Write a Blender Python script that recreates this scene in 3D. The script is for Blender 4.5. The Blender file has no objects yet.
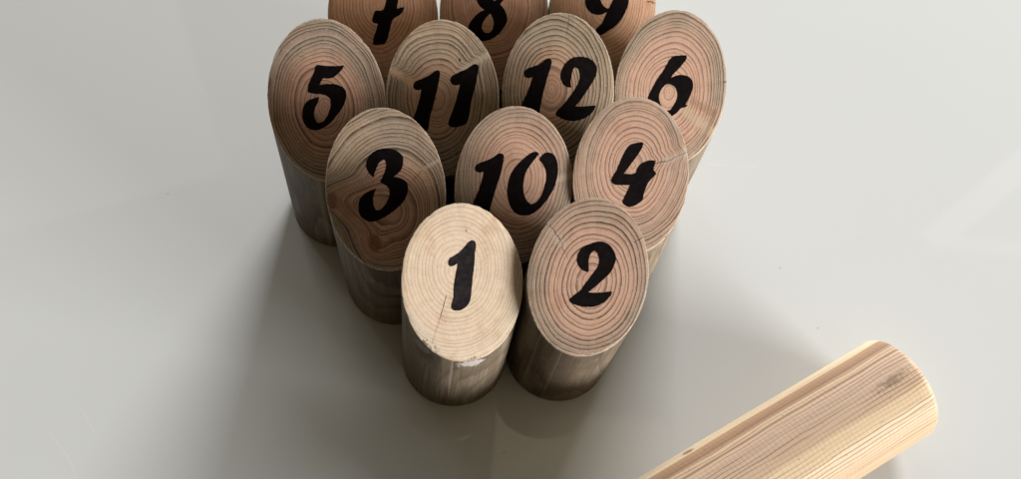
import bpy, bmesh, math, random
from mathutils import Vector, Matrix, noise
from mathutils.geometry import tessellate_polygon

S = bpy.context.scene
COL = S.collection

# ------------------------------------------------------------------ camera
cam_data = bpy.data.cameras.new('camera')
cam = bpy.data.objects.new('camera', cam_data)
COL.objects.link(cam)
_r = Vector((0.99326782, -0.09162977, 0.07087325))
_u = Vector((0.05433335, 0.90885352, 0.41356156))
_b = _r.cross(_u)
m = Matrix.Identity(4)
for i in range(3):
    m[i][0], m[i][1], m[i][2] = _r[i], _u[i], _b[i]
m[0][3], m[1][3], m[2][3] = -0.056542, -0.183328, 0.587620
cam.matrix_world = m
cam_data.sensor_width = 36.0
cam_data.lens = 36.0 * 1052.13 / 1024.0
cam_data.shift_x = 0.0008
cam_data.shift_y = (230.0 - 240.0) / 1024.0
cam_data.clip_start = 0.01
cam_data.clip_end = 50
cam_data.dof.use_dof = True
cam_data.dof.focus_distance = 0.54
cam_data.dof.aperture_fstop = 16.0
S.camera = cam

# ------------------------------------------------------------------ colour management
S.view_settings.view_transform = 'Standard'
S.view_settings.look = 'None'
S.view_settings.gamma = 1
S.view_settings.use_curve_mapping = False
S.view_settings.exposure = 0.0

# ------------------------------------------------------------------ world: dim room light
W = bpy.data.worlds.new('World')
S.world = W
W.use_nodes = True
wn = W.node_tree
wn.nodes.clear()
w_out = wn.nodes.new('ShaderNodeOutputWorld')
w_bg = wn.nodes.new('ShaderNodeBackground')
w_tc = wn.nodes.new('ShaderNodeTexCoord')


def room_glow(prev, azim, elev, sharp, colour):
    """adds a broad soft patch of brightness (wall or ceiling lit by daylight) to the room"""
    a_, e_ = math.radians(azim), math.radians(elev)
    dt = wn.nodes.new('ShaderNodeVectorMath'); dt.operation = 'DOT_PRODUCT'
    dt.inputs[1].default_value = (math.cos(e_) * math.cos(a_), math.cos(e_) * math.sin(a_), math.sin(e_))
    wn.links.new(w_tc.outputs['Generated'], dt.inputs[0])
    mx = wn.nodes.new('ShaderNodeMath'); mx.operation = 'MAXIMUM'; mx.inputs[1].default_value = 0.0
    wn.links.new(dt.outputs['Value'], mx.inputs[0])
    pw = wn.nodes.new('ShaderNodeMath'); pw.operation = 'POWER'; pw.inputs[1].default_value = sharp
    wn.links.new(mx.outputs[0], pw.inputs[0])
    sc = wn.nodes.new('ShaderNodeVectorMath'); sc.operation = 'SCALE'
    sc.inputs[0].default_value = colour
    wn.links.new(pw.outputs[0], sc.inputs['Scale'])
    ad = wn.nodes.new('ShaderNodeVectorMath'); ad.operation = 'ADD'
    if isinstance(prev, tuple):
        ad.inputs[0].default_value = prev
    else:
        wn.links.new(prev, ad.inputs[0])
    wn.links.new(sc.outputs[0], ad.inputs[1])
    return ad.outputs[0]


glow = room_glow((0.075, 0.055, 0.028), 60, 45, 3, (0.16, 0.165, 0.17))
glow = room_glow(glow, -60, 50, 3, (0.02, 0.018, 0.015))
wn.links.new(glow, w_bg.inputs[0])
w_bg.inputs[1].default_value = 1.0
wn.links.new(w_bg.outputs[0], w_out.inputs[0])


# ------------------------------------------------------------------ lamps
def area_lamp(name, loc, target, sx, sy, power, colour):
    d = bpy.data.lights.new(name, 'AREA')
    d.shape = 'RECTANGLE'; d.size = sx; d.size_y = sy
    d.energy = power; d.color = colour
    o = bpy.data.objects.new(name, d)
    COL.objects.link(o)
    o.location = loc
    o.rotation_euler = (Vector(target) - Vector(loc)).to_track_quat('-Z', 'Y').to_euler()
    return o


def window_lamp(name, azim, elev, dist, sx, sy, strength, colour):
    a_, e_ = math.radians(azim), math.radians(elev)
    loc = (dist * math.cos(e_) * math.cos(a_), 0.05 + dist * math.cos(e_) * math.sin(a_), 0.05 + dist * math.sin(e_))
    return area_lamp(name, loc, (0, 0.05, 0.05), sx, sy, strength * math.pi ** 2 * dist * dist, colour)


window_lamp('window_light', -31, 11.5, 4.6, 2.3, 1.15, 1.85, (1.0, 0.977, 0.975))
window_lamp('second_window_light', 68, 21.5, 3.6, 1.3, 1.1, 1.46, (1.0, 0.977, 1.0))
window_lamp('far_fill_light', 114, 9, 3.6, 1.4, 0.45, 0.42, (1.0, 0.977, 0.99))  # third light, added to lift the upper left of the table


def reflection_panel(name, x, y, sx, sy, angle, radiance, colour):
    """added dim rectangular lamp 2.2 m above the table; placed so its mirror image draws a faint shape in the glossy top"""
    d = bpy.data.lights.new(name, 'AREA')
    d.shape = 'RECTANGLE'; d.size = sx; d.size_y = sy
    d.energy = radiance * math.pi * sx * sy; d.color = colour
    o = bpy.data.objects.new(name, d)
    COL.objects.link(o)
    o.location = (x, y, 2.2)
    o.rotation_euler = (0, 0, math.radians(angle))


def from_corner(cx, cy, ang, lx_, ly_):
    a_ = math.radians(ang)
    return (cx + 0.5 * lx_ * math.cos(a_) + 0.5 * ly_ * math.sin(a_), cy + 0.5 * lx_ * math.sin(a_) - 0.5 * ly_ * math.cos(a_))


_x, _y = from_corner(0.176, 0.546, -10, 0.46, 1.0)
reflection_panel('warm_reflection_light', _x, _y, 0.46, 1.0, -10, 0.55, (1.0, 0.86, 0.58))  # added lamp; gives the warm wedge mirrored in front of the pins
_x, _y = from_corner(-0.554, 1.30, 105, 1.2, -1.0)
reflection_panel('reflection_light', _x, _y, 1.2, 1.0, 105, 0.4, (1.0, 0.98, 0.95))  # added lamp, set so its corner is mirrored at the upper left
reflection_panel('reflection_strip_light', 1.80, 1.135, 0.68, 0.085, 33.9, 0.7, (1.0, 0.98, 0.97))  # thin lamp added to draw a faint mirrored streak at the right
reflection_panel('reflection_strip_light', 1.84, 0.90, 0.66, 0.05, -9.5, 0.6, (1.0, 0.98, 0.97))  # second added strip, for the lower mirrored streak


# ------------------------------------------------------------------ node helpers
class Nodes:
    def __init__(self, name):
        self.mat = bpy.data.materials.new(name)
        self.mat.use_nodes = True
        self.t = self.mat.node_tree
        self.t.nodes.clear()
        self.out = self.t.nodes.new('ShaderNodeOutputMaterial')
        self.bsdf = self.t.nodes.new('ShaderNodeBsdfPrincipled')
        self.t.links.new(self.bsdf.outputs[0], self.out.inputs[0])

    def put(self, v, sock):
        if isinstance(v, bpy.types.NodeSocket):
            self.t.links.new(v, sock)
        elif v is not None:
            if isinstance(v, tuple) and len(v) == 3 and sock.type == 'RGBA':
                v = (*v, 1)
            sock.default_value = v

    def m(self, op, a, b=None, c=None, clamp=False):
        n = self.t.nodes.new('ShaderNodeMath'); n.operation = op; n.use_clamp = clamp
        self.put(a, n.inputs[0])
        if b is not None: self.put(b, n.inputs[1])
        if c is not None: self.put(c, n.inputs[2])
        return n.outputs[0]

    def v(self, op, a, b=None, scale=None):
        n = self.t.nodes.new('ShaderNodeVectorMath'); n.operation = op
        self.put(a, n.inputs[0])
        if b is not None: self.put(b, n.inputs[1])
        if scale is not None: self.put(scale, n.inputs['Scale'])
        return n.outputs['Value'] if op in ('LENGTH', 'DISTANCE', 'DOT_PRODUCT') else n.outputs[0]

    def coord(self):
        return self.t.nodes.new('ShaderNodeTexCoord').outputs['Object']

    def sep(self, a):
        n = self.t.nodes.new('ShaderNodeSeparateXYZ'); self.put(a, n.inputs[0])
        return n.outputs[0], n.outputs[1], n.outputs[2]

    def xyz(self, x, y, z):
        n = self.t.nodes.new('ShaderNodeCombineXYZ')
        for i, q in enumerate((x, y, z)): self.put(q, n.inputs[i])
        return n.outputs[0]

    def noise(self, vec, scale, detail=2.0, rough=0.5, colour=False, w=None, dims='3D'):
        n = self.t.nodes.new('ShaderNodeTexNoise'); n.noise_dimensions = dims
        if dims != '1D': self.put(vec, n.inputs['Vector'])
        if w is not None: self.put(w, n.inputs['W'])
        n.inputs['Scale'].default_value = scale
        n.inputs['Detail'].default_value = detail
        n.inputs['Roughness'].default_value = rough
        return n.outputs['Color'] if colour else n.outputs['Fac']

    def smooth(self, a, lo, hi, to0=0.0, to1=1.0):
        n = self.t.nodes.new('ShaderNodeMapRange'); n.interpolation_type = 'SMOOTHSTEP'
        self.put(a, n.inputs['Value'])
        for key, q in (('From Min', lo), ('From Max', hi), ('To Min', to0), ('To Max', to1)):
            self.put(q, n.inputs[key])
        return n.outputs[0]

    def mix(self, f, a, b, mode='MIX'):
        n = self.t.nodes.new('ShaderNodeMix'); n.data_type = 'RGBA'; n.blend_type = mode
        self.put(f, n.inputs[0]); self.put(a, n.inputs[6]); self.put(b, n.inputs[7])
        return n.outputs[2]

    def bump(self, h, strength, dist, normal=None):
        n = self.t.nodes.new('ShaderNodeBump')
        n.inputs['Strength'].default_value = strength
        n.inputs['Distance'].default_value = dist
        self.put(h, n.inputs['Height'])
        if normal is not None: self.put(normal, n.inputs['Normal'])
        return n.outputs[0]

    def segment(self, x, y, a, b):
        """distance in mm from (x, y) to the segment a-b"""
        ax, ay = a; dx, dy = b[0] - ax, b[1] - ay
        L2 = dx * dx + dy * dy
        px = self.m('SUBTRACT', x, ax); py = self.m('SUBTRACT', y, ay)
        t = self.m('ADD', self.m('MULTIPLY', px, dx / L2), self.m('MULTIPLY', py, dy / L2), clamp=True)
        ex = self.m('SUBTRACT', px, self.m('MULTIPLY', t, dx))
        ey = self.m('SUBTRACT', py, self.m('MULTIPLY', t, dy))
        return self.m('SQRT', self.m('ADD', self.m('MULTIPLY', ex, ex), self.m('MULTIPLY', ey, ey)))


def wood_material(name, P):
    """solid timber in millimetres: growth rings round a pith, knots, checks, grey skin"""
    N = Nodes(name)
    R = P['R']
    base = N.v('SCALE', N.coord(), scale=1000.0)
    x, y, z = N.sep(base)
    lx, ly = P.get('lean', (0, 0))
    x = N.m('SUBTRACT', x, N.m('MULTIPLY', z, lx))
    y = N.m('SUBTRACT', y, N.m('MULTIPLY', z, ly))
    rad = N.m('SQRT', N.m('ADD', N.m('MULTIPLY', x, x), N.m('MULTIPLY', y, y)))
    seed = P['seed'] * 37.1
    # slow warp of the stem: rings are never quite round, the pith wanders along the stem
    lo = N.noise(N.xyz(N.m('ADD', x, seed), y, N.m('MULTIPLY', z, P.get('zwarp', 0.35))), 0.045, 1, 0.45, True)
    l0, l1, _ = N.sep(lo)
    fine = N.noise(N.xyz(N.m('ADD', x, seed), y, N.m('MULTIPLY', z, 0.12)), 0.42, 2, 0.5, True)
    f0, f1, _ = N.sep(fine)
    wa = P.get('warp', 6.0)
    zoff = N.m('SUBTRACT', z, P.get('z0', 115.0))
    qx = N.m('SUBTRACT', N.m('SUBTRACT', x, P['pith'][0]), N.m('MULTIPLY', zoff, P.get('tilt', (0.01, -0.02))[0]))
    qy = N.m('SUBTRACT', N.m('SUBTRACT', y, P['pith'][1]), N.m('MULTIPLY', zoff, P.get('tilt', (0.01, -0.02))[1]))
    # the warp fades towards the pith so that the inner rings stay where they are
    pr = N.m('SQRT', N.m('ADD', N.m('MULTIPLY', qx, qx), N.m('MULTIPLY', qy, qy)))
    fade = N.smooth(pr, 0.0, 16.0)
    qx = N.m('ADD', qx, N.m('MULTIPLY', N.m('MULTIPLY', N.m('SUBTRACT', l0, 0.5), wa), fade))
    qy = N.m('ADD', qy, N.m('MULTIPLY', N.m('MULTIPLY', N.m('SUBTRACT', l1, 0.5), wa), fade))
    qx = N.m('ADD', qx, N.m('MULTIPLY', N.m('SUBTRACT', f0, 0.5), 0.40))
    qy = N.m('ADD', qy, N.m('MULTIPLY', N.m('SUBTRACT', f1, 0.5), 0.40))
    r = N.m('SQRT', N.m('ADD', N.m('MULTIPLY', qx, qx), N.m('MULTIPLY', qy, qy)))
    # knots push the rings outwards and carry their own small rings
    knot_mask = None
    knot_ring = None
    for (kx, ky, ks, ka) in P.get('knots', []):
        dxk = N.m('SUBTRACT', x, kx); dyk = N.m('SUBTRACT', y, ky)
        d = N.m('SQRT', N.m('ADD', N.m('MULTIPLY', dxk, dxk), N.m('MULTIPLY', dyk, dyk)))
        g = N.smooth(d, 0.0, ks * 2.6, 1.0, 0.0)
        r = N.m('ADD', r, N.m('MULTIPLY', g, ka))
        kd = N.m('ADD', d, N.m('MULTIPLY', N.m('SUBTRACT', f0, 0.5), 1.6))
        km = N.smooth(kd, ks * 0.55, ks * 1.0, 1.0, 0.0)
        kr = N.m('MULTIPLY', N.m('FRACT', N.m('DIVIDE', kd, 1.3)), km)
        knot_mask = km if knot_mask is None else N.m('MAXIMUM', knot_mask, km)
        knot_ring = kr if knot_ring is None else N.m('MAXIMUM', knot_ring, kr)
    for (a, b, bw, ba) in P.get('branches', []):
        d = N.segment(x, y, a, b)
        g = N.m('MULTIPLY', N.smooth(d, 0.0, bw, 1.0, 0.0), N.smooth(pr, 2.0, 14.0))
        r = N.m('ADD', r, N.m('MULTIPLY', g, ba))
    # uneven growth: wide and narrow years
    sp = P.get('spacing', 2.4)
    t = N.m('ADD', N.m('DIVIDE', r, sp),
            N.m('MULTIPLY', N.m('SUBTRACT', N.noise(None, 0.16, 1, 0.5, w=N.m('ADD', r, seed), dims='1D'), 0.5), P.get('uneven', 2.6)))
    t = N.m('ADD', t, N.m('MULTIPLY', N.m('MULTIPLY', r, r), P.get('crowd', 0.0028)))
    t = N.m('ADD', t, 20.0)
    year = N.m('FLOOR', t)
    f = N.m('FRACT', t)
    wn_ = N.t.nodes.new('ShaderNodeTexWhiteNoise'); wn_.noise_dimensions = '1D'
    N.put(N.m('ADD', year, seed), wn_.inputs['W'])
    yr = wn_.outputs['Value']
    start = N.m('SUBTRACT', 0.52, N.m('MULTIPLY', yr, 0.30))
    late = N.m('MULTIPLY', N.m('POWER', N.smooth(f, start, 0.93), 1.5), N.smooth(f, 0.93, 1.0, 1.0, 0.0))
    strength = N.m('ADD', 0.66, N.m('MULTIPLY', yr, 0.44))
    patch = N.noise(N.xyz(N.m('ADD', x, seed), y, N.m('MULTIPLY', z, 0.2)), 0.09, 2, 0.6)
    strength = N.m('MULTIPLY', strength, N.smooth(patch, 0.25, 0.7, 0.72, 1.15))
    late = N.m('MULTIPLY', N.m('MULTIPLY', late, strength), P.get('contrast', 1.0))
    late = N.m('MULTIPLY', late, N.smooth(pr, 1.0, 12.0, 0.5, 1.0))
    # colours: heartwood near the pith, paler and greyer sapwood outside
    hs = N.smooth(N.m('ADD', r, N.m('MULTIPLY', N.m('SUBTRACT', patch, 0.5), 9.0)), P.get('heart_r', 15) - 4.0, P.get('heart_r', 15) + 4.5)
    early = N.mix(hs, P['heart'], P['sap'])
    latec = N.mix(hs, P.get('late_h', (0.20, 0.10, 0.055)), P.get('late_s', (0.105, 0.075, 0.048)))
    # slow colour drift across the face
    drift = N.noise(N.xyz(N.m('ADD', x, seed + 11), y, N.m('MULTIPLY', z, 0.3)), 0.035, 2, 0.5)
    early = N.mix(N.smooth(drift, 0.35, 0.68, 0.0, 0.55), early, P.get('drift', P['heart']))
    early = N.mix(N.m('MULTIPLY', N.smooth(f, 0.0, 0.3, 1.0, 0.0), 0.22), early, (0.75, 0.66, 0.52))
    col = N.mix(late, early, latec)
    # pores and fibres
    grit = N.noise(N.xyz(x, y, N.m('MULTIPLY', z, 0.10)), 2.3, 3, 0.65)
    col = N.mix(N.smooth(grit, 0.30, 0.72, 0.0, 0.34), col, N.mix(1.0, col, (0.50, 0.45, 0.40), 'MULTIPLY'))
    specks = N.noise(N.xyz(N.m('ADD', x, 5.0), y, N.m('MULTIPLY', z, 0.25)), 1.55, 1, 0.5)
    col = N.mix(N.smooth(specks, 0.68, 0.76, 0.0, 0.42), col, (0.80, 0.73, 0.60))
    mott = N.noise(base, 0.22, 4, 0.6)
    col = N.mix(N.smooth(mott, 0.35, 0.75, 0.0, 0.24), col, N.mix(1.0, col, (0.55, 0.50, 0.45), 'MULTIPLY'))
    if knot_mask is not None:
        col = N.mix(N.m('MULTIPLY', knot_mask, 0.75), col, P.get('knot_col', (0.20, 0.085, 0.05)))
        col = N.mix(N.m('MULTIPLY', knot_ring, 0.5), col, (0.06, 0.03, 0.02))
    # smeared pale fibre patches and branch traces
    for (a, b, w, amt, c) in P.get('streaks', []):
        d = N.m('ADD', N.segment(x, y, a, b), N.m('MULTIPLY', N.m('SUBTRACT', N.noise(base, 0.8, 2), 0.5), w * 1.2))
        col = N.mix(N.smooth(d, w * 0.25, w, amt, 0.0), col, c)
    # outer skin of the stem, weathered
    plane = N.m('ADD', N.m('MULTIPLY', y, P.get('slope', 0.0)), P.get('z0', 0.0))
    depth = N.m('SUBTRACT', plane, z)                      # mm below the saw cut
    skin = N.m('MULTIPLY', N.smooth(rad, R - 1.2, R - 0.5), N.smooth(N.m('ADD', depth, N.m('MULTIPLY', mott, 1.0)), 0.9, 1.9))
    streak = N.noise(N.xyz(N.m('ADD', x, seed), y, N.m('MULTIPLY', z, 0.045)), 0.22, 3, 0.6)
    fib = N.noise(N.xyz(x, y, N.m('MULTIPLY', z, 0.03)), 1.3, 3, 0.6)
    skc = N.mix(N.smooth(streak, 0.32, 0.66), P.get('skin_a', (0.34, 0.30, 0.23)), P.get('skin_b', (0.19, 0.155, 0.11)))
    skc = N.mix(N.smooth(fib, 0.42, 0.75, 0.0, 0.5), skc, (0.10, 0.07, 0.045))
    pale = N.noise(N.xyz(N.m('ADD', x, seed * 4), y, N.m('MULTIPLY', z, 0.55)), 0.13, 4, 0.65)
    skc = N.mix(N.smooth(pale, 0.50, 0.68, 0.0, 0.55), skc, (0.46, 0.42, 0.32))
    gr = P.get('skin_gain', 0.60) * 0.80
    skc = N.mix(1.0, skc, (gr, gr * 1.0, gr * 0.93), 'MULTIPLY')
    blot = N.noise(N.xyz(N.m('ADD', x, seed * 2), y, N.m('MULTIPLY', z, 0.4)), 0.10, 3, 0.6)
    skc = N.mix(N.smooth(blot, 0.56, 0.72, 0.0, 0.55), skc, (0.13, 0.095, 0.06))
    grain = N.noise(N.xyz(N.m('ADD', x, seed + 3), y, N.m('MULTIPLY', z, 0.02)), 0.55, 2, 0.55)
    skc = N.mix(N.smooth(grain, 0.53, 0.62, 0.0, P.get('grain_amt', 0.6)), skc, (0.10, 0.078, 0.052))
    skc = N.mix(N.m('MULTIPLY', late, P.get('late_skin', 0.75)), skc, (0.075, 0.052, 0.032))
    bandn = N.noise(N.xyz(N.m('ADD', x, seed + 8), y, N.m('MULTIPLY', z, 0.07)), 0.17, 2, 0.5)
    skc = N.mix(N.smooth(bandn, 0.52, 0.60, 0.0, P.get('band_amt', 0.45)), skc, (0.085, 0.062, 0.04))
    col = N.mix(N.m('MULTIPLY', skin, P.get('skin', 0.85)), col, skc)
    if not P.get('stick'):
        # bright light caught by the sawn arris, painted in as pale torn fibres
        rimn = N.noise(base, 0.9, 3, 0.7)
        rim = N.m('MULTIPLY', N.smooth(rad, R - 0.9, R - 0.35), N.smooth(depth, 0.9, 1.5, 1.0, 0.0))
        col = N.mix(N.m('MULTIPLY', rim, N.smooth(rimn, 0.35, 0.6, 0.15, 0.8)), col, P.get('rim', (0.60, 0.50, 0.37)))
        # blotches of resin and handling stain, and the marks of the saw
        bl = N.noise(N.xyz(N.m('ADD', x, seed * 3), y, 0.0), 0.075, 4, 0.65)
        col = N.mix(N.smooth(bl, 0.52, 0.70, 0.0, P.get('blotch', 0.38)), col, N.mix(1.0, col, (0.72, 0.52, 0.38), 'MULTIPLY'))
        sw = N.noise(N.xyz(N.m('MULTIPLY', N.m('ADD', x, N.m('MULTIPLY', y, 0.25)), 0.9), N.m('MULTIPLY', y, 0.08), seed), 1.3, 3, 0.7)
        col = N.mix(N.smooth(sw, 0.50, 0.78, 0.0, 0.30), col, N.mix(1.0, col, (0.60, 0.54, 0.46), 'MULTIPLY'))
        sw2 = N.noise(N.xyz(N.m('MULTIPLY', x, 0.10), N.m('ADD', y, N.m('MULTIPLY', x, 0.15)), seed + 4), 1.5, 3, 0.7)
        col = N.mix(N.smooth(sw2, 0.56, 0.80, 0.0, 0.30), col, (0.70, 0.60, 0.48))
    # drying checks: thin dark splits that run down the stem
    crack = None
    for (a, b, w) in P.get('cracks', []):
        jit = N.m('MULTIPLY', N.m('SUBTRACT', N.noise(N.xyz(x, y, N.m('MULTIPLY', z, 0.1)), 0.55, 2), 0.5), 1.6)
        ex = N.m('ADD', x, jit); ey = N.m('ADD', y, jit)
        c_ = N.smooth(N.segment(ex, ey, a, b), w * 0.4, w, 1.0, 0.0)
        crack = c_ if crack is None else N.m('MAXIMUM', crack, c_)
    for (sx, sy, sr, sc) in P.get('spots', []):
        dxk = N.m('SUBTRACT', x, sx); dyk = N.m('SUBTRACT', y, sy)
        d = N.m('SQRT', N.m('ADD', N.m('MULTIPLY', dxk, dxk), N.m('MULTIPLY', dyk, dyk)))
        col = N.mix(N.smooth(d, sr * 0.6, sr * 1.2, 0.9, 0.0), col, sc)
    if crack is not None:
        col = N.mix(N.m('MULTIPLY', crack, P.get('crack_amt', 0.85)), col, (0.045, 0.03, 0.02))
    # splashes placed on the skin (resin, bark scars) given as 3D points
    for (px_, py_, pz_, rx, rz, amt, c) in P.get('blots', []):
        dv = N.v('LENGTH', N.xyz(N.m('DIVIDE', N.m('SUBTRACT', x, px_), rx), N.m('DIVIDE', N.m('SUBTRACT', y, py_), rx * 1.5),
                                 N.m('DIVIDE', N.m('SUBTRACT', z, pz_), rz)))
        dv = N.m('ADD', dv, N.m('MULTIPLY', N.m('SUBTRACT', N.noise(N.xyz(x, y, N.m('MULTIPLY', z, 0.7)), 0.5, 4, 0.8), 0.5), 3.2))
        col = N.mix(N.smooth(dv, 0.85, 1.1, amt, 0.0), col, c)
    if P.get('stick'):
        # long brown and cream bands and dark flecks of a turned softwood pole
        ang = N.m('ARCTAN2', y, x)
        wob = N.m('MULTIPLY', N.m('SUBTRACT', N.noise(N.xyz(N.m('MULTIPLY', ang, 1.5), 0.0, N.m('MULTIPLY', z, 0.012)), 1.6, 2, 0.5), 0.5), 0.07)
        rp_ = N.t.nodes.new('ShaderNodeValToRGB')
        el = rp_.color_ramp.elements
        stops = [(0.0, (0.62, 0.47, 0.31)), (0.16, (0.84, 0.73, 0.52)), (0.50, (0.84, 0.73, 0.52)), (0.54, (0.44, 0.29, 0.17)),
                 (0.70, (0.36, 0.22, 0.125)), (0.78, (0.22, 0.12, 0.065)), (0.86, (0.66, 0.50, 0.34)), (0.95, (0.64, 0.48, 0.32)),
                 (0.985, (0.22, 0.125, 0.07)), (1.03, (0.68, 0.51, 0.36)), (1.25, (0.60, 0.45, 0.33)), (1.32, (0.70, 0.54, 0.40)),
                 (1.68, (0.62, 0.46, 0.33)), (1.74, (0.80, 0.65, 0.44)), (2.0, (0.74, 0.58, 0.37)), (2.08, (0.84, 0.70, 0.48)), (2.4, (0.66, 0.50, 0.33))]
        el[0].position = 0.0; el[0].color = (*stops[0][1], 1)
        el[1].position = 1.0; el[1].color = (*stops[-1][1], 1)
        for p_, c_ in stops[1:-1]:
            k_ = el.new(p_ / 2.4); k_.color = (*c_, 1)
        N.put(N.m('DIVIDE', N.m('ADD', ang, wob), 2.4), rp_.inputs[0])
        col = N.mix(0.86, col, rp_.outputs[0])
        cyc = N.m('SINE', N.m('ADD', N.m('MULTIPLY', ang, 84.0), N.m('MULTIPLY', wob, 200.0)))
        col = N.mix(N.m('MULTIPLY', N.smooth(cyc, 0.35, 1.0), N.smooth(N.noise(N.xyz(N.m('MULTIPLY', ang, 4.0), 0.0, N.m('MULTIPLY', z, 0.01)), 1.0, 2), 0.35, 0.6, 0.25, 0.8)), col, (0.30, 0.18, 0.11))
        line = N.noise(N.xyz(N.m('MULTIPLY', N.m('COSINE', ang), 30.0), N.m('MULTIPLY', N.m('SINE', ang), 30.0), N.m('MULTIPLY', z, 0.012)), 1.0, 2, 0.6)
        col = N.mix(N.smooth(line, 0.54, 0.72, 0.0, 0.5), col, (0.34, 0.21, 0.13))
        d_ = N.v('LENGTH', N.xyz(N.m('DIVIDE', N.m('SUBTRACT', ang, P['stain'][0]), 0.13), N.m('DIVIDE', N.m('SUBTRACT', z, P['stain'][1]), 13.0), 0.0))
        kn = N.v('LENGTH', N.xyz(N.m('DIVIDE', N.m('SUBTRACT', ang, 0.40), 0.10), N.m('DIVIDE', N.m('ADD', z, 18.6), 4.5), 0.0))
        col = N.mix(N.smooth(kn, 0.5, 1.0, 0.75, 0.0), col, (0.20, 0.12, 0.07))
        d_ = N.m('ADD', d_, N.m('MULTIPLY', N.m('SUBTRACT', N.noise(N.xyz(x, y, N.m('MULTIPLY', z, 0.35)), 0.7, 4, 0.8), 0.5), 3.0))
        col = N.mix(N.smooth(d_, 0.2, 1.0, 0.55, 0.0), col, (0.15, 0.09, 0.06))
        col = N.mix(1.0, col, (0.93, 0.90, 0.85), 'MULTIPLY')
        fleck = N.noise(N.xyz(x, y, N.m('MULTIPLY', z, 0.25)), 1.4, 1, 0.5)
        col = N.mix(N.smooth(fleck, 0.73, 0.78, 0.0, 0.6), col, (0.10, 0.06, 0.04))
    N.put(col, N.bsdf.inputs['Base Color'])
    rough = N.smooth(grit, 0.2, 0.8, 0.52, 0.72)
    N.put(rough, N.bsdf.inputs['Roughness'])
    N.bsdf.inputs['Specular IOR Level'].default_value = 0.32
    # relief: latewood stands proud, saw scratches, pores, checks
    h = N.m('ADD', N.m('MULTIPLY', late, 0.5), N.m('MULTIPLY', grit, -0.6))
    saw = N.noise(N.xyz(N.m('MULTIPLY', x, 0.12), N.m('ADD', N.m('MULTIPLY', y, 1.6), N.m('MULTIPLY', x, 0.35)), 0.0), 1.0, 2, 0.6)
    h = N.m('ADD', h, N.m('MULTIPLY', saw, 0.0 if P.get('stick') else 0.45))
    h = N.m('ADD', h, N.m('MULTIPLY', N.m('SUBTRACT', fib, 0.5), N.m('MULTIPLY', skin, 1.1)))
    if crack is not None:
        h = N.m('SUBTRACT', h, N.m('MULTIPLY', crack, 2.2))
    if P.get('ripple'):
        rip = N.m('SINE', N.m('ADD', N.m('MULTIPLY', z, 2 * math.pi / P['ripple']), N.m('MULTIPLY', N.noise(base, 0.12, 2), 5.0)))
        amp = N.smooth(N.noise(N.xyz(x, y, N.m('MULTIPLY', z, 0.12)), 0.14, 2), 0.30, 0.62, 0.15, 1.0)
        rp = N.m('MULTIPLY', rip, amp)
        h = N.m('ADD', h, N.m('MULTIPLY', rp, 0.17))
    nrm = N.bump(h, 0.55, 0.00022)
    N.put(nrm, N.bsdf.inputs['Normal'])
    return N.mat


# ------------------------------------------------------------------ objects
def link(name, me, parent=None, mat=None, smooth=False):
    o = bpy.data.objects.new(name, me)
    COL.objects.link(o)
    if parent is not None: o.parent = parent
    if mat is not None: me.materials.append(mat)
    if smooth:
        for p in me.polygons: p.use_smooth = True
    return o


SLOPE = 0.99301

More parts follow.
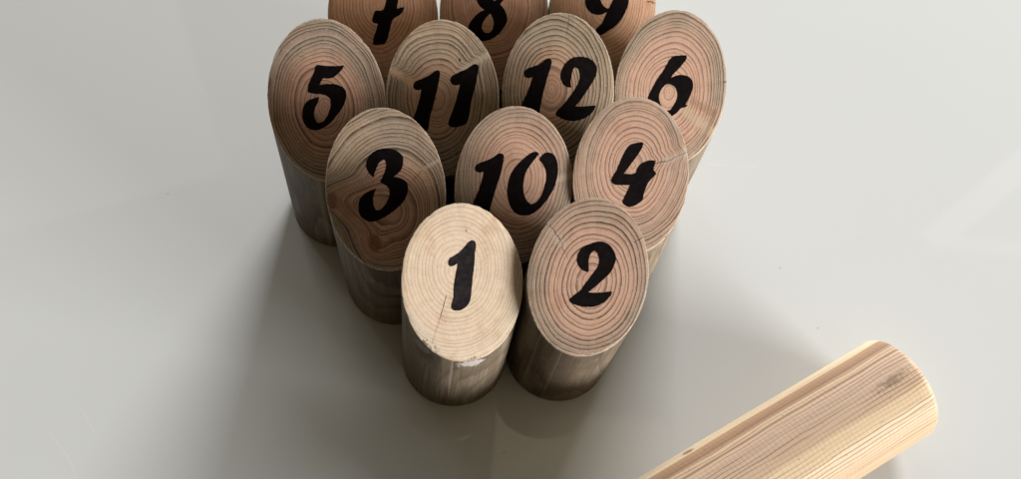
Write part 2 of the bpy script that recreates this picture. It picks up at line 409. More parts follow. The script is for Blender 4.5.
GLYPHS = {
  1: [[(-5.72,9.31),(-4.44,10.46),(-2.05,11.19),(0.88,12.4),(3.61,14.12),(5.42,15.19),(6.92,15.48),(8.26,14.68),(8.4,13.15),(7.46,10.49),(6.77,7.09),(5.63,3.73),(4.94,0.99),(3.88,-2.43),(3.09,-5.18),(2.02,-7.33),(-0.05,-8.7),(-2.49,-9.44),(-5.26,-9.27),(-6.93,-8.1),(-6.56,-6.35),(-5.27,-4.02),(-4.74,-1.24),(-4.08,1.15),(-2.87,4.17),(-1.87,6.49),(-1.35,8.03),(-3.07,7.56),(-4.93,7.39),(-5.74,8.06)]],
  2: [[(-0.52,2.57),(-3.14,3.33),(-5.08,5.0),(-6.12,7.13),(-5.54,9.56),(-4.11,11.4),(-1.45,12.59),(2.12,13.56),(5.75,13.76),(9.02,12.71),(11.47,10.57),(12.97,7.88),(12.37,4.94),(10.31,1.81),(7.24,-0.46),(3.72,-3.01),(0.35,-5.07),(3.42,-5.37),(7.6,-5.33),(11.84,-5.0),(11.91,-5.87),(10.12,-7.98),(7.44,-9.58),(4.25,-10.65),(-0.4,-10.75),(-5.09,-9.97),(-8.41,-8.66),(-8.76,-7.5),(-6.71,-6.11),(-3.59,-4.26),(-1.44,-1.81),(1.15,0.97),(3.72,3.74),(4.76,5.82),(4.41,8.29),(3.19,9.92),(1.89,10.37),(0.33,9.08),(-0.26,6.99),(-0.1,4.53),(0.06,3.47)]],
  3: [[(-5.58,5.18),(-7.51,6.46),(-8.74,8.35),(-8.76,10.42),(-7.49,12.45),(-5.06,14.12),(-2.24,15.03),(1.46,15.38),(5.1,14.91),(7.78,13.64),(9.25,12.17),(9.19,9.76),(7.83,7.36),(5.88,6.01),(3.95,5.0),(7.18,4.6),(9.9,3.5),(11.07,1.38),(10.33,-1.42),(8.49,-3.86),(5.73,-5.93),(2.11,-7.99),(-2.25,-9.83),(-7.04,-11.09),(-10.75,-10.58),(-13.41,-8.74),(-14.1,-5.88),(-13.4,-3.07),(-10.9,-1.01),(-7.54,0.33),(-4.69,1.12),(-5.65,-0.41),(-6.55,-2.5),(-6.4,-5.33),(-5.03,-6.92),(-2.45,-6.26),(0.05,-4.04),(1.63,-1.6),(1.68,0.5),(0.48,1.93),(-2.67,3.31),(-1.12,5.44),(0.45,7.84),(0.78,9.91),(0.07,11.43),(-2.11,10.65),(-3.62,8.95),(-4.89,6.9)]],
  10: [[(-19.84,7.59),(-18.25,8.84),(-14.96,9.8),(-11.21,11.03),(-8.42,12.4),(-6.54,12.67),(-5.38,11.69),(-5.95,8.21),(-7.26,4.0),(-9.07,-0.23),(-10.42,-3.78),(-11.78,-7.36),(-12.49,-10.24),(-14.6,-10.94),(-18.45,-10.19),(-20.87,-8.72),(-20.43,-5.49),(-18.56,-2.29),(-16.9,1.24),(-15.81,4.06),(-15.37,6.02),(-17.73,5.62),(-19.44,6.33)],[(12.4,12.44),(10.94,13.28),(8.12,12.67),(4.87,10.81),(1.17,8.17),(-1.59,5.02),(-2.91,1.5),(-3.28,-2.41),(-2.22,-6.0),(-0.2,-8.9),(2.74,-10.52),(6.14,-10.84),(9.98,-10.14),(13.3,-8.29),(17.02,-5.07),(19.74,-1.51),(21.48,2.05),(22.24,5.94),(21.58,9.46),(20.02,11.91),(17.6,12.83),(15.23,12.7),(13.39,11.46),(12.49,10.21),(14.48,8.44),(16.02,5.97),(16.36,2.79),(15.61,0.31),(14.49,-2.54),(12.67,-5.04),(10.31,-6.32),(7.89,-6.08),(5.89,-3.91),(4.82,-1.04),(4.98,2.51),(6.01,5.68),(7.82,8.13),(10.11,10.36)]],
  4: [[(-1.01,12.5),(2.32,13.19),(5.39,13.39),(5.72,12.55),(4.56,10.49),(2.34,8.03),(-0.26,5.5),(-2.31,3.44),(-3.81,2.0),(-1.08,1.64),(2.01,1.99),(3.19,4.01),(5.35,5.57),(8.6,6.47),(12.29,6.45),(11.72,4.28),(11.49,3.08),(12.94,1.42),(11.15,0.04),(9.27,-1.47),(7.91,-3.58),(6.85,-6.06),(6.35,-8.21),(3.77,-9.8),(-0.11,-10.85),(-2.59,-10.34),(-4.2,-8.99),(-3.48,-7.21),(-1.81,-4.75),(-0.63,-2.49),(-4.33,-2.39),(-8.23,-2.14),(-10.11,-0.95),(-9.77,0.81),(-7.9,2.88),(-6.53,5.31),(-4.99,8.08),(-3.15,10.68)]],
  5: [[(-3.52,13.65),(1.53,13.16),(6.26,12.96),(10.26,12.99),(9.44,11.8),(7.04,10.2),(4.31,8.95),(1.4,8.6),(-0.97,8.64),(-2.97,6.54),(0.67,6.65),(4.93,6.39),(8.15,5.34),(10.04,3.53),(9.69,0.77),(7.67,-2.27),(4.44,-4.92),(0.71,-7.56),(-3.41,-9.47),(-7.37,-10.13),(-10.63,-9.26),(-12.75,-7.25),(-13.31,-4.42),(-12.38,-1.32),(-10.19,0.66),(-7.18,1.63),(-3.78,2.02),(-4.48,0.39),(-6.2,-1.61),(-7.3,-4.01),(-6.85,-6.34),(-5.26,-7.41),(-3.08,-7.02),(-0.93,-5.36),(0.83,-3.0),(1.82,-0.6),(1.4,1.37),(-0.82,2.65),(-3.63,3.12),(-6.46,3.39),(-9.21,4.21),(-8.55,6.79),(-6.57,9.44),(-4.85,11.54)]],
  11: [[(-15.1,5.86),(-13.88,7.1),(-10.63,8.03),(-7.19,9.1),(-3.72,10.72),(-2.06,11.11),(-1.23,9.84),(-2.03,6.35),(-3.55,2.15),(-5.18,-2.09),(-6.79,-5.63),(-7.73,-9.21),(-8.5,-11.37),(-11.51,-12.4),(-15.45,-11.96),(-17.35,-10.47),(-16.52,-7.61),(-14.62,-4.77),(-12.99,-1.24),(-11.56,2.28),(-11.1,4.04),(-13.25,3.86),(-14.97,4.46)],[(4.16,7.8),(5.27,8.9),(8.42,10.04),(12.36,11.17),(15.31,12.52),(17.47,13.05),(18.82,12.19),(18.18,8.84),(16.93,4.64),(15.27,0.41),(14.0,-3.86),(13.44,-6.72),(11.89,-9.22),(8.89,-10.25),(5.4,-10.62),(2.74,-9.99),(2.59,-8.33),(4.05,-5.83),(5.93,-2.28),(7.72,1.96),(9.09,5.61),(6.34,5.3),(4.41,6.11)]],
  12: [[(-18.14,8.25),(-16.83,9.42),(-13.29,10.28),(-9.56,11.27),(-6.31,13.0),(-4.62,12.97),(-3.77,11.63),(-4.86,8.66),(-6.23,5.35),(-7.79,1.35),(-8.99,-2.68),(-9.91,-6.07),(-10.84,-8.44),(-14.16,-9.05),(-18.43,-7.93),(-20.32,-6.18),(-19.09,-3.14),(-16.83,0.19),(-14.95,3.51),(-13.65,6.3),(-15.9,6.01),(-17.95,6.58)],[(7.04,1.99),(4.67,2.11),(2.28,3.5),(1.01,5.88),(1.53,8.54),(3.55,11.16),(6.33,12.77),(9.6,13.43),(13.83,13.22),(17.63,12.09),(20.07,9.52),(19.89,6.51),(17.9,3.53),(15.14,0.54),(12.37,-2.46),(9.1,-5.25),(12.45,-5.46),(16.27,-5.27),(20.1,-5.22),(19.2,-7.05),(16.38,-9.05),(13.06,-10.36),(8.76,-10.95),(3.96,-10.49),(0.12,-9.17),(-1.52,-8.44),(-0.87,-6.95),(1.95,-4.96),(4.76,-2.64),(7.56,0.02),(9.86,2.68),(11.22,5.34),(10.97,7.69),(9.7,9.18),(8.29,9.41),(7.19,7.76),(6.67,5.77),(6.34,3.76)]],
  6: [[(-0.78,12.61),(1.86,13.24),(5.17,13.36),(7.24,13.36),(6.96,11.65),(5.32,10.06),(3.26,8.16),(0.73,6.24),(-0.47,4.64),(2.15,5.6),(5.29,5.91),(8.5,5.46),(10.93,3.98),(11.89,1.72),(11.2,-1.19),(9.88,-3.47),(8.54,-5.55),(9.68,-5.95),(8.11,-6.73),(6.13,-7.04),(4.61,-8.35),(3.15,-9.33),(0.06,-10.63),(-3.57,-10.94),(-7.84,-9.28),(-11.07,-6.65),(-12.23,-3.71),(-11.85,-1.77),(-10.1,1.13),(-7.67,4.34),(-4.8,7.53),(-2.82,10.39)],[(-1.35,2.4),(1.65,1.42),(3.51,-0.85),(3.49,-3.44),(1.91,-6.05),(-0.2,-7.87),(-2.99,-7.34),(-5.17,-5.37),(-6.32,-2.76),(-5.64,-0.17),(-3.99,1.63)]],
  7: [[(2.45,7.96),(1.43,5.62),(0.04,3.48),(-2.65,3.34),(-4.48,2.9),(-5.32,1.41),(-6.08,-0.36),(-5.26,-1.29),(-3.17,-1.74),(-4.06,-3.79),(-5.38,-6.17),(-6.29,-8.36),(-6.22,-9.66),(-3.12,-9.73),(0.02,-9.32),(1.55,-7.74),(2.56,-5.55),(3.58,-3.17),(4.6,-0.79),(5.8,0.18),(7.82,0.93),(10.27,2.26),(11.42,4.3),(9.44,4.07),(7.57,3.79),(8.02,5.48),(8.96,7.63),(10.16,10.54),(11.74,13.24),(13.3,15.74),(12.25,16.73),(7.25,16.63),(1.14,16.36),(-3.79,16.84),(-5.04,15.12),(-6.03,13.2),(-4.71,12.4),(-1.85,13.51),(2.06,13.82),(4.81,13.57),(4.1,11.45)]],
  8: [[(-9.94,6.89),(-8.91,4.49),(-6.99,2.65),(-5.02,1.8),(-7.91,1.07),(-10.83,-0.65),(-13.2,-2.6),(-14.43,-4.37),(-13.67,-6.62),(-11.18,-8.72),(-8.35,-9.94),(-5.18,-10.11),(-1.4,-9.4),(1.83,-7.86),(4.48,-5.9),(6.27,-3.93),(7.07,-2.13),(6.66,-0.31),(5.57,1.72),(3.34,3.78),(4.8,4.94),(6.56,6.48),(7.76,8.44),(7.82,10.8),(6.17,12.81),(2.8,14.07),(-1.16,14.36),(-5.15,13.47),(-8.05,11.58),(-9.84,9.26)],[(-2.21,0.32),(-1.12,-1.11),(-0.5,-3.14),(-0.97,-5.35),(-2.47,-6.85),(-4.49,-7.08),(-6.19,-6.42),(-7.0,-4.98),(-6.47,-3.18),(-4.85,-1.41)],[(-0.87,6.27),(0.23,4.97),(1.4,5.82),(2.6,7.77),(2.95,9.74),(1.86,11.14),(0.16,11.38),(-1.58,10.44),(-2.2,8.68)]],
  9: [[(14.41,4.38),(14.74,6.79),(13.77,9.61),(10.78,12.06),(6.68,13.14),(1.47,12.86),(-3.13,11.37),(-7.14,8.87),(-9.42,6.13),(-10.08,3.34),(-9.06,0.9),(-6.69,-0.97),(-3.76,-1.73),(-0.54,-1.65),(2.25,-0.66),(0.95,-2.78),(-0.75,-5.19),(-3.66,-7.16),(-4.5,-8.98),(-0.95,-9.69),(2.55,-8.34),(6.64,-6.6),(10.1,-4.03),(12.65,-0.83),(14.03,1.97)],[(5.31,3.59),(4.07,1.8),(2.81,0.54),(0.86,1.27),(-0.92,2.73),(-1.54,4.35),(-1.01,6.74),(0.4,8.71),(2.69,10.25),(5.01,10.4),(6.21,8.98),(6.56,6.97),(6.03,4.98)]],
}
PINS = {  # number: (x, y, azimuth, centre height, lean x, lean y, radius, pith u, pith v)
  1: (-0.03044,0.00097,0.1243,0.11546,0.0160,-0.0019,0.02960,-2.37,6.01),
  2: (0.02968,-0.00004,-0.0301,0.11877,0.0203,-0.0128,0.02990,1.74,-1.51),
  3: (-0.06070,0.05233,-0.0279,0.11589,-0.0220,-0.0013,0.02977,3.28,-7.93),
  10: (0.00060,0.05250,-0.0456,0.11388,0.0052,-0.0012,0.02994,1.88,3.41),
  4: (0.06241,0.05154,-0.0152,0.11829,-0.0130,0.0018,0.03005,0.82,5.01),
  5: (-0.09139,0.10400,0.0274,0.11649,0.0021,0.0121,0.03012,-1.42,-1.82),
  11: (-0.03114,0.10473,-0.0208,0.11506,-0.0016,0.0011,0.02962,-3.59,0.37),
  12: (0.02976,0.10513,-0.0143,0.11635,-0.0004,0.0007,0.02992,-3.81,1.58),
  6: (0.09094,0.10503,-0.0429,0.11526,-0.0032,-0.0034,0.03039,-0.89,-0.86),
  7: (-0.06025,0.15705,-0.0028,0.11499,0.0008,-0.0004,0.02965,-2.38,5.40),
  8: (0.00009,0.15729,0.0049,0.11554,0.0003,0.0002,0.02981,-2.10,5.14),
  9: (0.06045,0.15734,0.0014,0.11595,0.0001,-0.0000,0.02996,1.08,2.36),
}


def plane_z(P, u, v):
    """height of the sawn face above sheared stem position (u, v), all in metres"""
    return P['H'] + P['s'] * v / (1.0 - P['s'] * P['l'][1])


def body_mesh(P, seed):
    """upright round stem, flat foot, slanting saw cut with a slightly broken arris"""
    R = P['R']; lx, ly = P['l']
    bm = bmesh.new()
    n = 192
    rings = []

    def rr(a, z):
        q = noise.noise(Vector((math.cos(a) * 1.3 + seed * 3, math.sin(a) * 1.3, z * 6)))
        return R * (1.0 + 0.006 * q)

    def ring(fn):
        vs = []
        for i in range(n):
            a = 2 * math.pi * i / n
            u, v, z = fn(a)
            vs.append(bm.verts.new((u + lx * z, v + ly * z, z)))
        rings.append(vs)

    ring(lambda a: ((R - 0.0012) * math.cos(a), (R - 0.0012) * math.sin(a), 0.0003))
    ring(lambda a: (rr(a, 0) * math.cos(a), rr(a, 0) * math.sin(a), 0.0014))
    for s in range(1, 15):
        f = s / 15.0

        def side(a, f=f):
            q = rr(a, 0.05 * f); u, v = q * math.cos(a), q * math.sin(a)
            top = plane_z(P, u, v) - 0.0008
            return u, v, 0.0014 + (top - 0.0014) * f
        ring(side)

    def chip(a):
        c = noise.noise(Vector((math.cos(a) * 7 + seed, math.sin(a) * 7, seed * 1.7)))
        c2 = noise.noise(Vector((math.cos(a) * 22 + seed, math.sin(a) * 22, seed * 2.7)))
        g = P.get('chip', 1.0)
        return 0.00033 + g * (0.0006 * max(0, c) + 0.0005 * max(0, c2))

    def edge(a):
        q = rr(a, 0.05); u, v = q * math.cos(a), q * math.sin(a)
        return u, v, plane_z(P, u, v) - chip(a) * 1.6

    def mid(a):
        q = rr(a, 0.05) - chip(a) * 0.3; u, v = q * math.cos(a), q * math.sin(a)
        return u, v, plane_z(P, u, v) - chip(a) * 0.35

    def lip(a):
        q = rr(a, 0.05) - chip(a) * 1.1; u, v = q * math.cos(a), q * math.sin(a)
        return u, v, plane_z(P, u, v)
    ring(edge); ring(mid); ring(lip)
    for f in (0.9, 0.75, 0.55, 0.35, 0.15):
        def face(a, f=f):
            u, v = R * f * math.cos(a), R * f * math.sin(a)
            return u, v, plane_z(P, u, v)
        ring(face)
    for r0, r1 in zip(rings, rings[1:]):
        for i in range(n):
            j = (i + 1) % n
            bm.faces.new((r0[i], r0[j], r1[j], r1[i]))
    bm.faces.new(list(reversed(rings[0])))
    bm.faces.new(rings[-1])
    me = bpy.data.meshes.new('body')
    bm.to_mesh(me); bm.free()
    for p in me.polygons:
        p.use_smooth = True
    try:
        me.set_sharp_from_angle(angle=math.radians(28))
    except Exception:
        pass
    return me


def smooth_loop(pts, sub=5, seed=0):
    """Catmull-Rom through the outline, corners kept crisp, with the tremor of a felt pen"""
    n = len(pts); out = []
    for i in range(n):
        p0, p1, p2, p3 = (Vector(pts[(i + k) % n]) for k in (-1, 0, 1, 2))

        def tang(a, b, c):
            d1, d2 = b - a, c - b
            if d1.length < 1e-6 or d2.length < 1e-6: return Vector((0, 0))
            cs = d1.normalized().dot(d2.normalized())
            kf = max(0.0, min(1.0, (cs + 0.25) / 0.6))
            return (c - a) * 0.5 * kf
        t1 = tang(p0, p1, p2); t2 = tang(p1, p2, p3)
        L = (p2 - p1).length
        if t1.length > L: t1 = t1.normalized() * L
        if t2.length > L: t2 = t2.normalized() * L
        for s in range(sub):
            t = s / sub; a, b = t * t * t, t * t
            q = p1 * (2 * a - 3 * b + 1) + t1 * (a - 2 * b + t) + p2 * (-2 * a + 3 * b) + t2 * (a - b)
            w = Vector((noise.noise(Vector((q.x * 1.1, q.y * 1.1, seed))), noise.noise(Vector((q.x * 1.1, q.y * 1.1, seed + 9)))))
            out.append(q + w * 0.16)
    return out


def numeral_mesh(P, loops, seed):
    """the inked figure: a film of ink 0.12 mm thick following the sawn face"""
    lx, ly = P['l']
    groups = []

    def inside(pt, poly):
        c = False; j = len(poly) - 1
        for i in range(len(poly)):
            if (poly[i].y > pt.y) != (poly[j].y > pt.y) and \
               pt.x < (poly[j].x - poly[i].x) * (pt.y - poly[i].y) / (poly[j].y - poly[i].y) + poly[i].x:
                c = not c
            j = i
        return c
    sl = [smooth_loop(l, 5, seed) for l in loops]
    for l in sl:
        for g in groups:
            if inside(l[0], g[0]):
                g.append(l); break
        else:
            groups.append([l])
    verts, faces = [], []

    def pos(q, h):
        u, v = q.x / 1000, q.y / 1000
        z = plane_z(P, u, v)
        nz = 1 / math.sqrt(1 + P['s'] ** 2)
        return (u + lx * z, v + ly * z - h * P['s'] * nz, z + h * nz)
    for g in groups:
        base = len(verts)
        flat = [q for l in g for q in l]
        verts += [pos(q, 0.00012) for q in flat]
        n = len(flat)
        verts += [pos(q, -0.0001) for q in flat]
        tris = tessellate_polygon([[Vector((q.x, q.y, 0)) for q in l] for l in g])
        for t in tris:
            a, b, c = (flat[i] for i in t)
            if (b - a).cross(c - a) < 0: t = (t[0], t[2], t[1])
            faces.append([base + i for i in t])
        k = 0
        for l in g:
            m_ = len(l)
            for i in range(m_):
                j = (i + 1) % m_
                faces.append([base + k + i, base + k + j, base + n + k + j, base + n + k + i])
            k += m_
    me = bpy.data.meshes.new('numeral')
    me.from_pydata(verts, [], faces)
    bm = bmesh.new(); bm.from_mesh(me)
    bmesh.ops.recalc_face_normals(bm, faces=bm.faces)
    bm.to_mesh(me); bm.free()
    return me


def ink_material(name='marker_ink', dark=(0.0035, 0.0018, 0.0020), pale=(0.0075, 0.0050, 0.0055)):
    N = Nodes(name)
    p = N.v('SCALE', N.coord(), scale=1000.0)
    x, y, z = N.sep(p)
    a = N.noise(N.xyz(x, N.m('MULTIPLY', y, 1.0), z), 0.35, 3, 0.6)
    col = N.mix(N.smooth(a, 0.35, 0.75), dark, pale)
    N.put(col, N.bsdf.inputs['Base Color'])
    N.bsdf.inputs['Roughness'].default_value = 0.75
    N.bsdf.inputs['Specular IOR Level'].default_value = 0.06
    g = N.noise(p, 2.2, 2, 0.6)
    N.put(N.bump(g, 0.5, 0.0002), N.bsdf.inputs['Normal'])
    return N.mat


# ------------------------------------------------------------------ the table top
def table_material():
    N = Nodes('white_lacquered_glass')
    c = N.v('SCALE', N.coord(), scale=1000.0)
    x, y, z = N.sep(c)
    a = N.noise(c, 0.004, 3, 0.5)
    col = N.mix(a, (0.60, 0.625, 0.60), (0.63, 0.65, 0.635))
    # dust specks, far apart
    vo = N.t.nodes.new('ShaderNodeTexVoronoi'); vo.inputs['Scale'].default_value = 0.045
    N.put(c, vo.inputs['Vector'])
    sx, sy, sz = N.sep(vo.outputs['Color'])
    keep = N.m('GREATER_THAN', sx, 0.62)
    size = N.m('MULTIPLY', sy, 0.028)
    speck = N.m('MULTIPLY', N.m('LESS_THAN', vo.outputs['Distance'], size), keep)
    speck = N.m('MULTIPLY', speck, N.m('GREATER_THAN', sz, 0.7))
    col = N.mix(N.m('MULTIPLY', speck, 0.0), col, (0.18, 0.15, 0.12))
    # hairline scratches and single crumbs
    for a_, b_ in [((-180.7, 73.5), (-163.9, 48.2)), ((-166.4, 48.3), (-148.1, 23.5)), ((-253.9, -148.5), (-244.5, -160.2)), ((-244.5, -160.2), (-237.7, -173.8)), ((-240.2, -132.6), (-231.0, -148.5)), ((141.5, -1.4), (176.5, -6.3))]:
        wob = N.m('MULTIPLY', N.m('SUBTRACT', N.noise(c, 0.12, 2), 0.5), 1.6)
        d = N.m('ADD', N.segment(x, y, a_, b_), N.m('MULTIPLY', wob, 0.6))
        col = N.mix(N.smooth(d, 0.05, 0.42, 0.5, 0.0), col, (0.70, 0.70, 0.69))
    for a_ in [(-6.6, -177.3), (-197.6, -3.8), (174.4, -76.1), (190.0, -116.4)]:
        d = N.segment(x, y, a_, (a_[0] + 0.7, a_[1] + 0.2))
        col = N.mix(N.smooth(d, 0.3, 0.6, 0.32, 0.0), col, (0.16, 0.12, 0.08))
    N.put(col, N.bsdf.inputs['Base Color'])
    sm = N.noise(N.xyz(N.m('MULTIPLY', x, 0.6), y, 0.0), 0.012, 4, 0.6)
    N.put(N.smooth(sm, 0.3, 0.8, 0.02, 0.07), N.bsdf.inputs['Roughness'])
    N.bsdf.inputs['IOR'].default_value = 1.5
    return N.mat


bm = bmesh.new()
bmesh.ops.create_cube(bm, size=1.0)
for v in bm.verts:
    v.co = Vector((v.co.x * 2.2, v.co.y * 1.5, v.co.z * 0.012))
bmesh.ops.bevel(bm, geom=bm.edges[:], offset=0.002, segments=2, affect='EDGES')
me = bpy.data.meshes.new('table_top'); bm.to_mesh(me); bm.free()
table = link('table_top', me, None, table_material())
table.location = (0.0, 0.12, -0.006)
table['kind'] = 'structure'

# ------------------------------------------------------------------ the twelve pins
LATE = (0.105, 0.060, 0.036)
PINK = (0.47, 0.315, 0.225)
PINK2 = (0.44, 0.275, 0.19)
GREY = (0.345, 0.285, 0.21)
TAN = (0.40, 0.30, 0.195)
STYLE = {
    1: dict(heart=(0.81, 0.645, 0.475), sap=(0.81, 0.67, 0.495), drift=(0.82, 0.66, 0.49), late_h=(0.50, 0.36, 0.225), late_s=(0.46, 0.345, 0.215),
            contrast=0.55, tilt=(0.05, -0.05), band_amt=0.75, late_skin=1.0, spacing=2.15, heart_r=30, warp=3.0, uneven=1.5, skin=0.9,
            skin_a=(0.46, 0.39, 0.27), skin_b=(0.16, 0.12, 0.08), skin_gain=0.50, grain_amt=0.9,
            cracks=[((-8.69, -2.92), (-12.92, -10.74), 0.28), ((-12.92, -10.74), (-18.6, -20.0), 0.13)],
            spots=[(4.54, 19.29, 0.45, (0.30, 0.12, 0.06))],
            streaks=[((-1.5, 4), (0.5, 7), 2.0, 0.3, (0.50, 0.33, 0.22)), ((-27, -7), (-17, -21), 2.2, 0.45, (0.62, 0.56, 0.46))],
            blots=[(-0.5, -29, 81.5, 9.0, 5.0, 0.85, (0.055, 0.04, 0.028)), (0.0, -29.5, 81.0, 7.0, 4.6, 0.85, (0.64, 0.57, 0.53)),
                   (-22, -20, 84, 6.0, 12.0, 0.75, (0.08, 0.06, 0.045)), (-23, -18, 88, 4.0, 6.0, 0.5, (0.36, 0.32, 0.30)),
                   (-9.5, -28, 62, 0.7, 36.0, 0.45, (0.46, 0.41, 0.34))]),
    2: dict(heart=PINK, sap=(0.37, 0.30, 0.225), drift=PINK, spacing=2.75, heart_r=22, warp=2.5, uneven=1.2, contrast=1.0,
            late_h=(0.24, 0.125, 0.07), late_s=(0.105, 0.07, 0.045), skin_a=(0.30, 0.25, 0.18), skin_b=(0.15, 0.11, 0.07), skin_gain=0.58,
            cracks=[((-19.6, 20.3), (-15.0, 15.1), 0.30), ((-15.0, 15.1), (-10.8, 8.0), 0.20), ((21.4, 13.2), (27.5, 16.0), 0.22)],
            streaks=[((-20, 18), (-13, 13), 2.6, 0.35, (0.50, 0.43, 0.34)), ((4.4, -14), (4.4, -17), 1.6, 0.5, (0.50, 0.33, 0.19))]),
    3: dict(heart=PINK2, sap=(0.36, 0.29, 0.215), drift=TAN, spacing=2.3, heart_r=20, warp=4.0, uneven=2.4, contrast=1.0,
            knots=[(-27.0, -3.0, 4.0, 0.0), (-6.9, -19.2, 4.2, -5.0)], branches=[((-2, -6.5), (-31, -1.0), 11.0, -12.0)], knot_col=(0.26, 0.115, 0.07), tilt=(0.04, -0.05),
            skin_a=(0.30, 0.255, 0.19), skin_b=(0.20, 0.16, 0.11),
            cracks=[((13.7, 4.2), (19.4, 7.9), 0.16)], crack_amt=0.6,
            streaks=[((19, 7.6), (29, 11.7), 1.1, 0.55, (0.50, 0.43, 0.33)), ((-24, -4), (-12, -8), 3.2, 0.45, (0.30, 0.155, 0.10))]),
    10: dict(heart=PINK, sap=(0.38, 0.31, 0.235), drift=(0.46, 0.30, 0.21), spacing=2.1, heart_r=20, warp=3.5, uneven=1.8, contrast=0.85,
             late_h=(0.27, 0.145, 0.085), late_s=(0.15, 0.10, 0.065),
             streaks=[((16.9, 1.8), (30, 4.4), 2.2, 0.65, (0.52, 0.42, 0.29))]),
    4: dict(branches=[((12, 5.5), (31, 10), 4.0, -2.5)], heart=PINK, sap=(0.40, 0.32, 0.24), drift=PINK, spacing=2.0, heart_r=21, warp=3.5, uneven=2.2, contrast=0.9,
            late_h=(0.24, 0.13, 0.08), late_s=(0.15, 0.10, 0.065), skin_a=(0.62, 0.52, 0.36), skin_b=(0.48, 0.38, 0.25),
            cracks=[((11.6, 5.5), (18.3, 6.1), 0.22), ((18.3, 6.1), (29, 9.5), 0.12)],
            streaks=[((18, 6), (29, 9.5), 2.8, 0.6, (0.50, 0.42, 0.34)), ((20, 0), (24, 4), 3.0, 0.3, (0.50, 0.42, 0.34))]),
    5: dict(heart=PINK2, sap=(0.335, 0.275, 0.205), drift=PINK2, spacing=2.05, heart_r=20, warp=3.5, uneven=2.4, contrast=0.95,
            skin_a=(0.34, 0.31, 0.25), skin_b=(0.26, 0.225, 0.17),
            streaks=[((-27, 11), (-22, 20), 1.6, 0.4, (0.56, 0.50, 0.42))]),
    11: dict(branches=[((-14, 6), (-31, 14), 3.6, -2.6), ((10, 10), (30, 19), 3.5, -2.2)], heart=(0.44, 0.285, 0.185), sap=(0.35, 0.29, 0.21), drift=TAN, spacing=2.15, heart_r=15, warp=3.5, uneven=2.4, contrast=0.9,
             cracks=[], spots=[(9.07, 14.66, 0.7, (0.02, 0.015, 0.012))],
             streaks=[((-28, 12.5), (-13, 5), 2.3, 0.85, (0.52, 0.33, 0.19)), ((10.3, 10.6), (24, 16.5), 2.0, 0.65, (0.50, 0.41, 0.28))]),
    12: dict(heart=(0.45, 0.28, 0.18), sap=(0.36, 0.30, 0.205), drift=TAN, spacing=2.35, heart_r=15, warp=3.0, uneven=2.0, contrast=0.95,
             cracks=[((5.05, 28.87), (3.63, 21.6), 0.22)]),
    6: dict(heart=PINK, sap=(0.39, 0.32, 0.24), drift=PINK, spacing=2.0, heart_r=23, warp=3.0, uneven=2.2, contrast=0.8,
            late_h=(0.27, 0.15, 0.09), late_s=(0.14, 0.095, 0.06), skin_a=(0.55, 0.47, 0.35), skin_b=(0.38, 0.30, 0.21),
            streaks=[((12, -4), (24, -9), 2.6, 0.55, (0.34, 0.19, 0.11)), ((9, -8), (25, -17), 3.4, 0.7, (0.56, 0.43, 0.29)),
                     ((25.1, -8.2), (20.2, -18.5), 1.4, 0.55, (0.30, 0.165, 0.10))],
            cracks=[((28, 3), (30, 3.4), 0.25)]),
    7: dict(heart=(0.50, 0.30, 0.18), sap=(0.42, 0.285, 0.185), drift=(0.52, 0.31, 0.19), spacing=1.9, heart_r=26, warp=3.5, uneven=2.0, contrast=0.6,
            late_h=(0.26, 0.13, 0.07), late_s=(0.10, 0.065, 0.04)),
    8: dict(heart=(0.46, 0.27, 0.175), sap=(0.42, 0.285, 0.185), drift=(0.48, 0.30, 0.19), spacing=1.9, heart_r=26, warp=4.5, uneven=2.2, contrast=0.65,
            late_h=(0.24, 0.12, 0.07), late_s=(0.11, 0.07, 0.045)),
    9: dict(heart=(0.50, 0.31, 0.19), sap=(0.44, 0.32, 0.21), drift=(0.52, 0.33, 0.20), spacing=1.8, heart_r=25, warp=4.5, uneven=2.2, contrast=0.6,
            late_h=(0.28, 0.15, 0.085), late_s=(0.12, 0.08, 0.05),
            cracks=[((24.7, 3.0), (29.8, 2.1), 0.3)]),
}
LABELS = {
    1: 'pale yellow wooden pin numbered 1, the lightest of them, with a split below its numeral',
    2: 'front wooden pin numbered 2, standing right beside the pale pin numbered 1',
    3: 'wooden pin numbered 3 with a dark knot on the left of its face',
    10: 'wooden pin numbered 10 in the middle of the second row, between 3 and 4',
    4: 'pinkish wooden pin numbered 4 with a fine split running right from the numeral',
    5: 'wooden pin numbered 5, leftmost of all the pins',
    11: 'wooden pin numbered 11 with a small black dot above its numeral',
    12: 'wooden pin numbered 12 with a short split at the top of its face',
    6: 'wooden pin numbered 6, rightmost of the standing pins',
    7: 'brown wooden pin numbered 7 at the left of the back row',
    8: 'brown wooden pin numbered 8 in the middle of the back row',
    9: 'brown wooden pin numbered 9 at the right of the back row',
}
INK = ink_material()
INK1 = ink_material('worn_marker_ink', (0.013, 0.010, 0.011), (0.030, 0.024, 0.025))
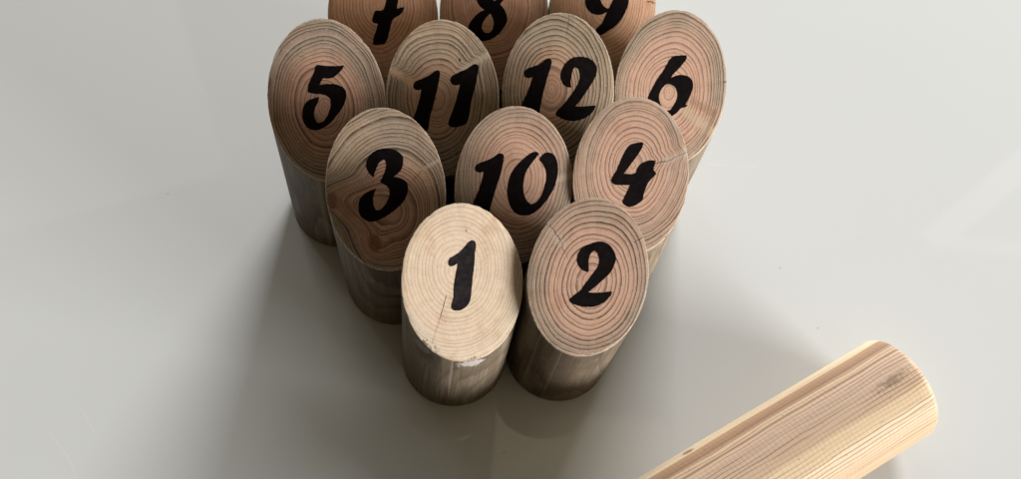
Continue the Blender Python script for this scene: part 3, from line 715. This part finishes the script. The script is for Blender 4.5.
for num, (px, py, az, H, lx, ly, R, pu, pv) in PINS.items():
    ca, sa = math.cos(az), math.sin(az)
    P = dict(H=H + (0.0012 if num == 3 else 0.0), R=R, chip={1: 1.8, 5: 1.6, 2: 1.4, 6: 1.4}.get(num, 1.0), s=SLOPE * (1.06 if num == 3 else 1.0), l=(lx * ca + ly * sa, -lx * sa + ly * ca))
    root = bpy.data.objects.new('numbered_pin', None)
    COL.objects.link(root)
    root.empty_display_size = 0.03
    root.location = (px, py, 0.0)
    root.rotation_euler = (0, 0, az)
    root['label'] = LABELS[num]
    root['category'] = 'wooden pin'
    root['group'] = 'numbered wooden throwing-game pins standing in a wedge'
    st = dict(STYLE[num])
    if num != 1:
        for key, gain in (('heart', 1.27), ('drift', 1.27), ('sap', 1.0)):
            gain *= {6: 1.14, 4: 1.04, 5: 0.94, 3: 0.95, 11: 0.92, 12: 0.94, 2: 1.0, 7: 1.12, 8: 1.12, 9: 1.12}.get(num, 1.0)
            warm = (1.03, 0.95, 0.94) if key != 'sap' else (1.0, 0.93, 0.89)
            st[key] = tuple(min(0.8, c_ * gain * w_) for c_, w_ in zip(st[key], warm))
    st['late_h'] = tuple(c_ * (0.66 if num != 1 else 0.95) for c_ in st.get('late_h', (0.20, 0.10, 0.055)))
    st['late_s'] = tuple(c_ * (0.66 if num != 1 else 0.90) for c_ in st.get('late_s', (0.105, 0.075, 0.048)))
    st.update(R=R * 1000, lean=P['l'], pith=(pu, pv), seed=num * 1.37, z0=P['H'] * 1000, slope=P['s'])
    link('body', body_mesh(P, num * 5.3), root, wood_material('pin_timber', st))
    link('numeral', numeral_mesh(P, GLYPHS[num], num), root, INK1 if num == 1 else INK)


# ------------------------------------------------------------------ the throwing stick
def stick_mesh(R, L):
    bm = bmesh.new(); n = 128; rings = []
    prof = []
    rc = 0.0042
    for i in range(7):
        a = math.pi / 2 * i / 6
        prof.append((R - rc + rc * math.sin(a), rc - rc * math.cos(a)))
    k = 40
    for i in range(1, k):
        prof.append((R, rc + (L - 2 * rc) * i / k))
    for i in range(7):
        a = math.pi / 2 * i / 6
        prof.append((R - rc + rc * math.cos(a), L - rc + rc * math.sin(a)))
    for r, z in prof:
        vs = []
        for i in range(n):
            a = 2 * math.pi * i / n
            w = 1 + 0.006 * noise.noise(Vector((math.cos(a), math.sin(a), z * 12)))
            vs.append(bm.verts.new((r * w * math.cos(a), r * w * math.sin(a), z - L / 2)))
        rings.append(vs)
    for a_, b_ in zip(rings, rings[1:]):
        for i in range(n):
            j = (i + 1) % n
            bm.faces.new((a_[i], a_[j], b_[j], b_[i]))
    bm.faces.new(list(reversed(rings[0]))); bm.faces.new(rings[-1])
    me = bpy.data.meshes.new('throwing_stick'); bm.to_mesh(me); bm.free()
    for p in me.polygons: p.use_smooth = True
    try: me.set_sharp_from_angle(angle=math.radians(35))
    except Exception: pass
    return me


SR, SL_ = 0.0299, 0.225
stick_style = dict(heart=(0.72, 0.54, 0.35), sap=(0.80, 0.64, 0.43), drift=(0.82, 0.69, 0.49), late_h=(0.30, 0.18, 0.11), late_s=(0.32, 0.20, 0.125),
                   R=60, pith=(8, -30), seed=4.4, z0=0, tilt=(0.0, 0.0), spacing=2.1, heart_r=60, warp=2.0, uneven=3.0, contrast=0.7,
                   zwarp=0.02, ripple=2.8, skin=0.0, crowd=0.0, stick=True, stain=(1.45, 93.0))
stick = link('throwing_stick', stick_mesh(SR, SL_), None, wood_material('stick_timber', stick_style))
ax = Vector((math.cos(0.43467), math.sin(0.43467), 0))
end = Vector((0.21622, -0.04346, SR * 1.004 + 0.0001))
q = ax.to_track_quat('Z', 'Y')
stick.rotation_mode = 'QUATERNION'
stick.rotation_quaternion = q
stick.location = end + ax * 0.002 - ax * (SL_ / 2)
stick['label'] = 'smooth pale wooden throwing stick lying on the table in front of the pins'
stick['category'] = 'throwing stick'
